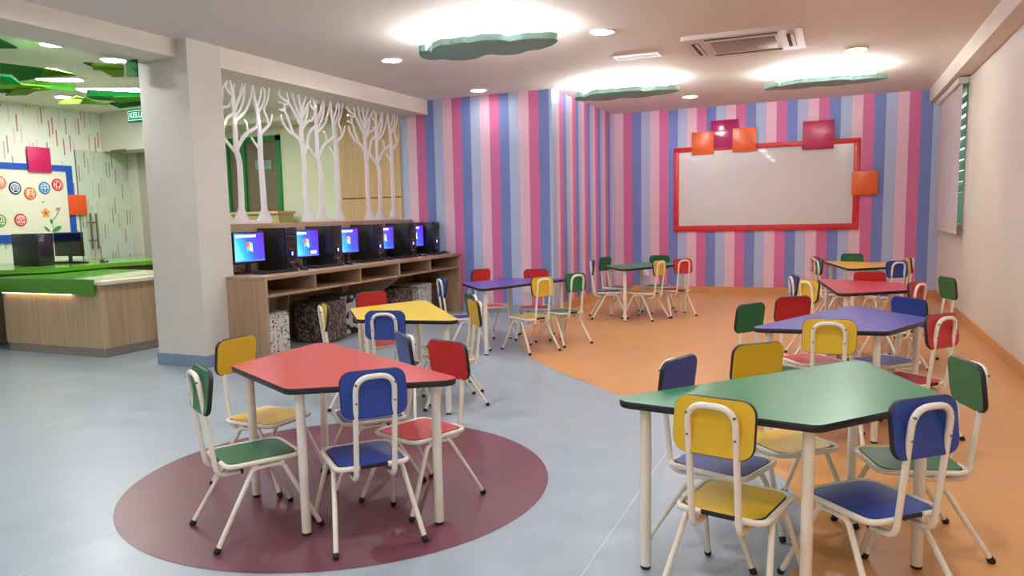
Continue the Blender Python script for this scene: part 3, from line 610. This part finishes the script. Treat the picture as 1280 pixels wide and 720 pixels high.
for i in range(5):
    o=ml[i]; lab={0:'nearest the column',4:'nearest the striped wall'}.get(i,o+' from the column')
    r=thing('monitor','black flat monitor showing a blue desktop picture, '+lab,'monitor',(-4.95,YM[i]-.205,ZD),0,'monitors on the computer desk')
    b=MB(); b.box(0,.03,-.205,.205,.095,.385,bev=.005); part('bezel',b,blk,r)
    b=MB(); b.box(-.004,.0015,-.193,.193,-.122,.136); sc_=part('screen',b,m,r,(.031,0,.235))
    b=MB()
    for k in range(9 if i!=1 else 6): b.box(.0016,.0026,-.175+k*.03,-.155+k*.03,.10,.122)
    part('desktop_icons',b,icw,sc_)
    b=MB(); b.box(.0016,.0026,-.193,.193,-.122,-.110); part('taskbar',b,emat('taskbar',(90,120,220),.5),sc_)
    if i==1:
        b=MB(); b.box(.0026,.0034,.06,.15,-.1,-.07); part('popup_window',b,icw,sc_)
    for nm,c,sx,sz in LOGO:
        b=MB(); q=[]
        for (u,v) in ((0,0),(1,0),(1,1),(0,1)):
            yy=sx*(.0025+.036*u); zz=sz*(.0025+.036*v)+.010*math.sin((yy+.03)*55); q.append((.0030,yy-.005,zz+.01))
        qq=q+[(.0022,a,c_) for _,a,c_ in q]
        b.add(qq,[(0,1,2,3),(7,6,5,4),(0,4,5,1),(1,5,6,2),(2,6,7,3),(3,7,4,0)],0,None,False); part('logo_pane',b,emat(nm,c,1.1),sc_)
    b=MB(); b.box(-.012,.008,-.025,.025,.012,.12,bev=.003); b.slab(rrect(.17,.2,.03,cx=-.01),0,.014,0,0); part('stand',b,blk,r)
    b=MB(); 
    for q in range(3):
        rr=random.Random(i*7+q); pts=[(-.02,rr.uniform(-.08,.1),.14)]
        for k in range(4): pts.append((-.09+rr.uniform(-.05,.03),rr.uniform(-.14,.16),.01 if k%2 else rr.uniform(.02,.09)))
        pts.append((-.2,rr.uniform(-.1,.1),.006)); b.tube(catmull(pts,5),.0035,6)
    part('cable',b,blk,r)
    r=thing('computer_tower','black upright computer tower with blue power light, '+lab,'computer',(-4.78,YT[i],ZD),0,'towers on the computer desk')
    b=MB(); b.box(-.35,-.02,0,.165,.004,.412,bev=.004); part('case',b,blk,r)
    b=MB(); b.box(-.012,.0,.002,.163,.004,.414,bev=.003); b.box(-.022,-.012,.006,.159,.01,.405); fp=part('front_panel',b,blk2,r)
    for z in (.36,.315): 
        b=MB(); b.box(0,.003,.012,.152,z-.018,z+.018,bev=.001); part('drive_bay',b,blk,fp)
    b=MB(); b.box(-.001,.002,.075,.092,.145,.178,bev=.002); part('power_light',b,btn,fp)
    b=MB(); b.box(-.001,.0015,.05,.062,.205,.212); b.box(-.001,.0015,.09,.102,.205,.212); part('usb_port',b,mat('port_grey',(150,150,140),.4),fp)
    b=MB(); b.box(-.001,.0015,.05,.1,.075,.082); part('badge',b,M['port_grey'],fp)
    b=MB(); b.box(-.21,-.19,-.003,.004,.13,.29); b.box(-.26,-.14,-.0015,.004,.10,.32); part('side_vent',b,mat('vent_black',(14,14,16),.6),r)
    r=thing('keyboard','black keyboard on the desk edge, '+lab,'keyboard',(-4.73 if i<4 else -4.70,YT[i]-.22 if i<4 else YT[i]-.02,ZD),math.radians(-4+i*2),'keyboards on the computer desk')
    b=MB(); b.slab(rrect(.15,.44,.012),0,.014,0,0); part('body',b,blk,r)
    b=MB()
    for a in range(5):
        for c in range(14): b.box(-.058+a*.024,-.058+a*.024+.019,-.205+c*.029,-.205+c*.029+.024,.014,.020)
    part('keys',b,mat('key_black',(38,38,44),.4),r)
    r=thing('computer_mouse','black mouse right of the keyboard, '+lab,'mouse',(-4.68,YT[i]+(.12 if i<4 else .09) ,ZD),0,'mice on the computer desk')
    b=MB(); prof=[(0,0),(.03,0),(.033,.008),(.028,.022),(.015,.031),(0,.034)]; b.lathe((0,0),prof,16,T=Matrix.Diagonal((1.55,1,1,1))); part('shell',b,blk2,r)
    b=MB(); b.cyl((0,0),.006,-.003,.003,10,T=Matrix.Translation((-.028,0,.024))@Matrix.Rotation(math.radians(90),4,'X')); part('scroll_wheel',b,cap,r)
# cube stools
def spots(name,bgc,sp_c,scale,thr,ringc=None):
    m=bpy.data.materials.new(name); m.use_nodes=True; t=NT(m); B=m.node_tree.nodes['Principled BSDF']
    tc=t.a('ShaderNodeTexCoord'); n=t.a('ShaderNodeTexNoise'); n.inputs['Scale'].default_value=scale*.8; t.l.new(tc.outputs['Object'],n.inputs['Vector'])
    mixv=t.a('ShaderNodeMix'); mixv.data_type='VECTOR'; mixv.inputs[0].default_value=.10; t.l.new(tc.outputs['Object'],mixv.inputs[4]); t.l.new(n.outputs['Color'],mixv.inputs[5])
    v=t.a('ShaderNodeTexVoronoi'); v.inputs['Scale'].default_value=scale; t.l.new(mixv.outputs[1],v.inputs['Vector'])
    if ringc: col=t.ramp(v.outputs['Distance'],[(0,lin(ringc)),(thr*.55,lin(sp_c)),(thr,lin(bgc))],'CONSTANT')
    else: col=t.ramp(v.outputs['Distance'],[(0,lin(sp_c)),(thr,lin(bgc))],'CONSTANT')
    t.l.new(col,B.inputs['Base Color']); B.inputs['Roughness'].default_value=.45; M[name]=m; return m
leo_w=spots('leopard_white',(232,226,216),(30,26,24),34,.36)
leo_b=spots('leopard_brown',(44,32,28),(124,98,88),34,.42,(92,68,60))
leo_p=spots('leopard_brown_light',(60,44,40),(168,140,128),34,.42,(120,92,84))
m=bpy.data.materials.new('zebra'); m.use_nodes=True; t=NT(m); B=m.node_tree.nodes['Principled BSDF']; tc=t.a('ShaderNodeTexCoord'); wv=t.a('ShaderNodeTexWave'); wv.inputs['Scale'].default_value=9; wv.inputs['Distortion'].default_value=9; wv.inputs['Detail'].default_value=1; wv.inputs['Detail Scale'].default_value=.7; t.l.new(tc.outputs['Object'],wv.inputs['Vector'])
t.l.new(t.ramp(wv.outputs['Fac'],[(0,lin((18,18,20))),(.62,lin((186,182,176)))],'CONSTANT'),B.inputs['Base Color']); B.inputs['Roughness'].default_value=.4; M['zebra']=m
def stool(x,y,mm,lab,s=.4,h=.42,rz=0):
    r=thing('cube_stool',lab,'stool',(x,y,0),rz,'animal print cube stools')
    b=MB(); b.box(-s/2,s/2,-s/2,s/2,.012,h-.05,bev=.008); part('body',b,mm,r)
    b=MB(); b.box(-s/2-.003,s/2+.003,-s/2-.003,s/2+.003,h-.05,h,bev=.014); part('lid_cushion',b,mm,r)
    for a in (-1,1):
        for c in (-1,1):
            b=MB(); b.cyl((a*(s/2-.04),c*(s/2-.04)),.015,0,.014,10); part('foot',b,cap,r)
stool(-4.93,5.565,leo_w,'white leopard-print cube stool under the desk end by the column',.39,.40)
stool(-4.84,6.385,leo_p,'brown leopard-print cube stool, second under the desk from the column',.38,.42,.06)
stool(-4.96,6.82,M['zebra'],'black and white zebra-print cube stool under the desk',.40,.43)
stool(-4.92,7.86,leo_p,'brown leopard-print cube stool beside the white one, under the far desk half',.40,.41)
stool(-4.90,8.38,leo_w,'white leopard-print cube stool under the far desk half',.36,.41,.03)
stool(-4.86,8.725,leo_b,'dark brown leopard-print cube stool against the far desk end panel',.28,.40)

# ------------------------------------------------------------- left room
cw=wood('counter_wood',(178,150,118),(198,172,140),2,5); kick=mat('kick_steel',(150,142,134),.35,metal=.3,noise=.04)
gg=mat('counter_green',(64,138,24),.22,coat=.3); pale=mat('counter_pale',(206,216,176),.2,coat=.3); wtop=mat('counter_cream',(226,214,200),.3)
r=thing('reception_counter','low wood-fronted reception counter with a green top beside the column','counter',(0,0,0))
cx0,cx1,cy0,cy1=-7.75,-6.24,4.93,6.05
b=MB(); ol=round_poly([(cx0,cy0),(cx1,cy0),(cx1,cy1),(cx0,cy1)],[.15,.004,.004,.15]); b.slab(ol,.085,.69,0,0); part('body',b,cw,r)
b=MB(); ol=round_poly([(cx0+.01,cy0+.01),(cx1-.005,cy0+.01),(cx1-.005,cy1),(cx0+.01,cy1)],[.15,.004,.004,.15]); b.slab(ol,0,.085,0,0); part('kick_plate',b,kick,r)
b=MB(); b.slab(round_poly([(cx0-.02,cy0-.05),(-6.27,cy0-.05),(-6.27,cy0-.02),(cx0-.02,cy0-.02)],.006),.60,.742,0,0); part('fascia',b,gg,r)
b=MB(); b.slab([(cx0-.02,cy0-.02),(-6.6,cy0-.02),(-6.95,cy1+.05),(cx0-.02,cy1+.05)],.70,.742,0,0); part('green_top',b,gg,r)
b=MB(); b.slab([(-6.6,cy0-.02),(-6.27,cy0-.02),(-6.30,cy1),(-6.95,cy1)],.70,.740,0,0); part('pale_top',b,pale,r)
b=MB(); b.box(-6.28,-6.16,cy0-.03,cy1+.3,.69,.728,bev=.003); part('end_top',b,wtop,r)
b=MB(); b.box(-7.6,-6.6,cy0-.03,cy0-.022,.592,.598); part('light_strip',b,emat('warm_strip',(255,214,150),6),r)
r=thing('rear_counter','curved green worktop along the patterned wall behind the reception counter','counter',(0,0,0))
fe=[(XL+.01,4.6),(-8.35,4.75),(-7.95,5.1),(-7.62,5.4),(-7.62,5.78),(-7.66,6.31),(-7.55,6.68),(-7.5,7.1),(-7.5,7.4),(XL+.13,7.4),(XL+.13,7.04),(XL+.01,7.04)]
sm_=[(p.x,p.y) for p in catmull([(a,b_,0) for a,b_ in fe[1:8]],5)]; ol=[fe[0]]+sm_+fe[8:]
b=MB(); b.slab(ol,.755,.80,0,0); part('green_top',b,mat('counter_lime',(92,160,36),.2,coat=.3),r)
ib=[(XL+.01,4.7),(-8.45,4.9),(-8.1,5.2),(-7.85,5.5),(-7.85,5.8),(-7.9,6.3),(-7.8,6.7),(-7.75,7.3),(XL+.15,7.3),(XL+.15,7.02),(XL+.01,7.02)]
b=MB(); b.slab(ib,0,.755,0,0); part('base',b,wood('counter_dark',(96,78,56),(116,96,70),2,5),r)
r=thing('computer_tower','black computer tower on the rear counter under the blue-framed board','computer',(-8.32,5.68,.80),0)
b=MB(); b.box(-.24,.20,0,.18,.003,.365,bev=.004); part('case',b,blk,r)
b=MB(); b.box(.20,.215,0,.18,.003,.365,bev=.003); part('front_panel',b,blk2,r)
b=MB(); b.lathe((0,0),[(0,-.002),(.012,-.002),(.014,0),(0,0)],14,T=Matrix.Translation((.19,-.001,.34))@Matrix.Rotation(math.radians(-90),4,'X')); part('badge',b,steel,r)
r=thing('monitor','black monitor with a dark screen on the rear counter, beside the patterned wall','monitor',(-8.5,6.36,.80),0)
b=MB(); b.box(-.27,.22,-.012,.02,.075,.365,bev=.004); part('bezel',b,blk,r)
b=MB(); b.box(-.255,.205,-.014,-.011,.092,.350); part('screen',b,mat('screen_off',(10,10,12),.1),r)
b=MB(); b.box(-.05,.0,0,.02,.012,.1); b.slab(rrect(.22,.18,.03,cx=-.03),0,.012,0,0); part('stand',b,blk,r)
r=thing('keyboard','black keyboard on the rear counter in front of the dark monitor','keyboard',(-8.28,6.17,.80),math.radians(8))
b=MB(); b.slab(rrect(.44,.15,.012),0,.016,0,0); part('body',b,blk,r)
b=MB()
for a in range(14):
    for c in range(5): b.box(-.205+a*.029,-.205+a*.029+.024,-.06+c*.024,-.041+c*.024,.016,.022)
part('keys',b,M['key_black'],r)
r=thing('computer_mouse','black mouse on the rear counter right of the keyboard','mouse',(-8.02,6.43,.80),.5)
b=MB(); b.lathe((0,0),prof,16,T=Matrix.Diagonal((1.6,1,1,1))); part('shell',b,blk2,r)
# pin board
r=thing('pin_board','cream display board in a blue frame on the patterned left wall','board',(XL,0,0))
y0,y1,z0,z1=4.9,7.0,1.05,2.025
bl=mat('frame_blue',(26,80,176),.4)
b=MB(); b.box(0,.025,y0,y1,z1-.075,z1); b.box(0,.025,y0,y1,z0,z0+.1); b.box(0,.025,y0,y0+.08,z0+.1,z1-.075); b.box(0,.025,y1-.085,y1,z0+.1,z1-.075); part('frame',b,bl,r)
b=MB(); b.box(0,.012,y0+.07,y1-.08,z0+.09,z1-.065); part('board_surface',b,mat('board_cream',(226,222,204),.6,noise=.02),r)
b=MB(); b.box(XL+.026,XL+.045,6.396,6.70,1.925,2.235,bev=.002); solo('square_panel',b,mat('tile_pink',(196,30,92),.35),'pink square on the top edge of the blue-framed board','panel','squares on the blue board frame')
b=MB(); b.box(XL+.026,XL+.045,6.905,7.16,1.385,1.645,bev=.002); solo('square_panel',b,mat('tile_orange2',(226,84,34),.35),'orange square on the right edge of the blue-framed board','panel','squares on the blue board frame')
TXT=Matrix(((0,0,1,0),(1,0,0,0),(0,1,0,0),(0,0,0,1)))
bw=mat('badge_white',(240,240,236),.5)
for y,z,c,ch,lab in ((6.03,1.782,(222,112,40),'\u6e90','orange round badge cut by the left photo edge on the board'),(6.214,1.719,(24,58,128),'\u8cc7','navy round badge with a white character, second in the upper row'),(6.402,1.654,(222,112,40),'\u6599','orange round badge with a white character, lower in the middle of the upper row'),
   (6.60,1.728,(24,128,196),'\u4e2d','light blue round badge with a white character'),(6.78,1.773,(212,48,44),'\u5fc3','red round badge with a white character at the top right of the board'),
   (5.99,1.323,(90,160,50),'\u8fce','green round badge in the lower row of the board'),(6.247,1.328,(206,52,50),'\u60a8','red round badge in the lower row of the board')):
    r=thing('round_badge',lab,'badge',(XL+.012,y,z),0,'round character badges on the board')
    T=Matrix.Rotation(math.radians(90),4,'Y'); cm=mat('badge_%d_%d_%d'%c,c,.35)
    b=MB(); b.lathe((0,0),[(0,0),(.078,0),(.080,.004),(.078,.008),(0,.008)],30,T=T); part('disc',b,cm,r)
    b=MB(); b.lathe((0,0),[(.060,.0078),(.060,.0098),(.052,.0098),(.052,.0078)],30,T=T); part('ring',b,bw if c==(24,58,128) else mat('badge_rim',(236,190,160),.5),r)
    me=text_mesh(ch,.105,.001); me.materials.clear(); me.materials.append(bw); o=link('character',me,r); o.matrix_local=Matrix.Translation((.0095,0,0))@TXT
r=thing('flower_sticker','painted orange and red flower with green leaves on the board','decoration',(XL+.012,6.6,1.1))
def leafshape(cy,cz,ang,l,w_,x=.002):
    pts=[]; n=8
    for i in range(n+1): u=i/n; pts.append((u*l,w_*math.sin(math.pi*u)**.8))
    for i in range(n-1,0,-1): u=i/n; pts.append((u*l,-w_*math.sin(math.pi*u)**.8))
    ca,sa=math.cos(ang),math.sin(ang); return [(cy+a*ca-b_*sa,cz+a*sa+b_*ca) for a,b_ in pts]
def flat(ol,x0,x1,m_,nm,rr):
    b=MB(); b.slab(ol[::-1] if sum(ol[i-1][0]*ol[i][1]-ol[i][0]*ol[i-1][1] for i in range(len(ol)))<0 else ol,x0,x1,0,0,T=TXT); part(nm,b,m_,rr)
lg1=mat('leaf_green',(60,150,70),.5); pet=mat('petal_orange',(232,160,80),.5); ctr_=mat('petal_red',(200,70,50),.5)
for k in range(5): flat(leafshape(-.01,.31,math.radians(20+72*k),.066,.024),0,.0015+.0004*k,pet,'petal',r)
flat([(-.01+.018*math.cos(a*.6),.31+.018*math.sin(a*.6)) for a in range(10)],.002,.0045,ctr_,'flower_heart',r)
flat(leafshape(.06,.07,math.radians(28),.15,.03),0,.0015,lg1,'leaf',r); flat(leafshape(.03,.07,math.radians(140),.11,.018),0,.0015,lg1,'leaf',r); flat(leafshape(.06,.17,math.radians(100),.07,.02),0,.0025,lg1,'leaf',r)
for k in range(3): flat(leafshape(.17,.34,math.radians(60+k*40),.05,.012),0,.0015+.0004*k,mat('petal_pink',(206,120,120),.5),'bud_petal',r)
b=MB(); b.tube(catmull([(.002,.03,.02),(.002,.07,.1),(.002,.07,.2),(.002,.13,.27),(.002,.17,.33)],5),.004,6); part('stem',b,lg1,r)
flat(leafshape(-.05,.44,math.radians(30),.04,.012),0,.0015,mat('wing_blue',(120,170,180),.5),'butterfly_wing',r)
# glass door leaf + handle along the left wall
r=thing('glass_door','clear glass door leaf with long steel handles standing along the patterned wall','door',(XL+.008,7.07,0))
g2=bpy.data.materials.new('tinted_glass'); g2.use_nodes=True; b_=g2.node_tree.nodes['Principled BSDF']; b_.inputs['Base Color'].default_value=lin((196,216,198)); b_.inputs['Roughness'].default_value=.06; b_.inputs['Alpha'].default_value=.16; M['tinted_glass']=g2
b=MB(); b.box(0,.012,0,.82,.02,2.24); part('glass_leaf',b,g2,r)
hm=mat('handle_steel',(140,128,118),.3,metal=.9)
for hy in (.10,.19):
    b=MB(); b.tube([(.075,hy,.92),(.075,hy,1.40)],.014,10)
    for hz in (1.04,1.28): b.tube([(.012,hy,hz),(.075,hy,hz)],.009,8)
    part('handle',b,hm,r)
for hz in (1.04,1.28):
    b=MB(); b.tube([(.075,.10,hz),(.075,.19,hz)],.009,8); part('handle_rung',b,hm,r)
b=MB(); b.box(-.002,.014,-.004,.002,.02,2.24); part('edge_strip',b,mat('glass_edge',(96,110,98),.3),r)
b=MB(); b.box(-9.02,-8.76,7.46,7.5,2.215,2.25,bev=.004); solo('door_closer',b,mat('closer_brown',(110,100,84),.4,metal=.4),'dark door closer arm below the exit sign wall','door closer')
# exit sign
r=thing('exit_sign','green lit exit sign reading KELUAR on the wall left of the column','sign',(-8.42,7.5,2.675))
b=MB(); b.box(-.225,.225,-.04,0,-.085,.085,bev=.004); part('housing',b,mat('sign_housing',(40,110,80),.4),r)
b=MB(); b.box(-.217,.217,-.043,-.040,-.075,.075); part('face',b,emat('exit_green',(26,120,84),.45),r)
b=MB(); b.box(-.207,.207,-.0445,-.043,.056,.062); b.box(-.207,.207,-.0445,-.043,-.062,-.056); b.box(-.207,-.202,-.0445,-.043,-.056,.056); b.box(.202,.207,-.0445,-.043,-.056,.056); part('border_line',b,emat('exit_white',(190,235,215),.8),r)
me=text_mesh('KELUAR',.10,.0015); me.materials.clear(); me.materials.append(emat('exit_white',(190,235,215),.8)); o=link('lettering',me,r); o.matrix_local=Matrix.Translation((0,-.0445,0))@Matrix(((1,0,0,0),(0,0,-1,0),(0,1,0,0),(0,0,0,1)))
# shelf counter behind the trees
r=thing('rear_shelf','wood-topped counter behind the tree screens in front of the green-framed door','counter',(0,0,0))
b=MB(); b.box(-8.45,-7.0,8.40,8.78,1.34,1.375,bev=.003); part('top',b,pan,r)
b=MB(); b.box(-8.42,-7.02,8.43,8.75,0,1.34); part('body',b,mat('shelf_olive',(178,164,110),.6,noise=.03),r)
# brown tub chair at the left photo edge
r=thing('tub_chair','dark brown leather tub chair at the end of the reception counter','armchair',(-8.16,4.72,0),math.radians(-60))
lea=mat('leather_brown',(74,44,34),.35,bump=.2,bscale=120)
b=MB(); n=16; vs=[];fs=[]
for i in range(n+1):
    a=math.radians(-20+220*i/n)
    for rr_,z in ((.30,.12),(.31,.62),(.29,.66),(.25,.66),(.23,.60),(.22,.12)): vs.append((rr_*math.cos(a),rr_*math.sin(a),z))
for i in range(n):
    for k in range(6): fs.append((i*6+k,i*6+(k+1)%6,(i+1)*6+(k+1)%6,(i+1)*6+k))
fs+= [tuple(range(6)),tuple(n*6+k for k in reversed(range(6)))]
b.add(vs,fs); part('shell',b,lea,r)
b=MB(); b.lathe((0,0),[(0,.13),(.21,.13),(.22,.2),(.22,.38),(.19,.42),(0,.43)],24); part('seat',b,lea,r)
b=MB(); b.lathe((0,0),[(0,0),(.2,0),(.21,.015),(.05,.03),(.04,.13),(0,.13)],24); part('base',b,mat('chrome',(180,180,180),.2,metal=1),r)
# green leaf panels
GC={'dark':(34,112,40),'olive':(100,146,36),'lime':(124,186,36),'bright':(34,164,74),'mid':(66,142,40)}
GL=[('k0','small dark green folded leaf panel at the top left photo corner'),('k1','upper dark and olive folded leaf panel hanging over the counter'),('k2','broad bright green folded leaf panel, lower of the two at the left'),('k3','small lime and olive folded leaf panel next to the column'),('k4','green folded leaf panel beside the column, above the exit sign'),('k5','olive folded leaf panel between the two larger ones')]
for k,lab in GL:
    facets=LEAVES[k]; allp=[p for _,pts in facets for p in pts]; c=[sum(p[i] for p in allp)/len(allp) for i in range(3)]
    r=thing('leaf_panel',lab,'ceiling decoration',c,0,'green leaf panels under the ceiling')
    for cn,pts in facets:
        b=MB(); P=[(p[0]-c[0],p[1]-c[1],p[2]-c[2]) for p in pts]; n=len(P); vs=P+[(a,b_,z+.012) for a,b_,z in P]
        b.add(vs,[tuple(range(n)),tuple(reversed(range(n,2*n)))]+[(i,(i+1)%n,n+(i+1)%n,n+i) for i in range(n)],0,None,False); part('facet',b,mat('leaf_'+cn,GC[cn],.75,spec=.2),r)
    b=MB(); b.cyl((0,0),.0003,.0,ZC-c[2],6); part('hanger',b,mat('wire_grey',(60,60,56),.8),r)
leaf_root=[o for o in bpy.data.objects if o.name.startswith('leaf_panel') and 'lime and olive' in o.get('label','')][0]; lc=leaf_root.location
b=MB(); b.add([(-5.49,4.76,2.485),(-5.345,4.74,2.469),(-5.34,4.74,2.609),(-5.483,4.76,2.64),(-5.49,4.775,2.485),(-5.345,4.755,2.469),(-5.34,4.755,2.609),(-5.483,4.775,2.64)],[(0,1,2,3),(7,6,5,4),(0,4,5,1),(1,5,6,2),(2,6,7,3),(3,7,4,0)],0,None,False); b.v=[(v[0]-lc[0],v[1]-lc[1],v[2]-lc[2]) for v in b.v]; part('facet',b,M['leaf_dark'],leaf_root)
# lamps in the left ceiling above the leaf panels
ll=emat('leaf_lamp',(255,252,240),LEAF_W)
for x,y,sx_,sy_,lab in ((-7.32,5.52,.2,.07,'short ceiling light above the broad green leaf panels'),(-7.42,6.2,.32,.09,'long ceiling light above the leaf panel by the exit sign'),(-6.02,5.15,.13,.07,'small ceiling light above the leaf panel at the column')):
    r=thing('ceiling_lamp',lab,'ceiling light',(x,y,ZC),math.radians(30))
    b=MB(); b.box(-sx_-.02,sx_+.02,-sy_-.02,sy_+.02,-.02,0); part('housing',b,ring,r)
    b=MB(); b.box(-sx_,sx_,-sy_,sy_,-.026,-.02); part('diffuser',b,ll,r)
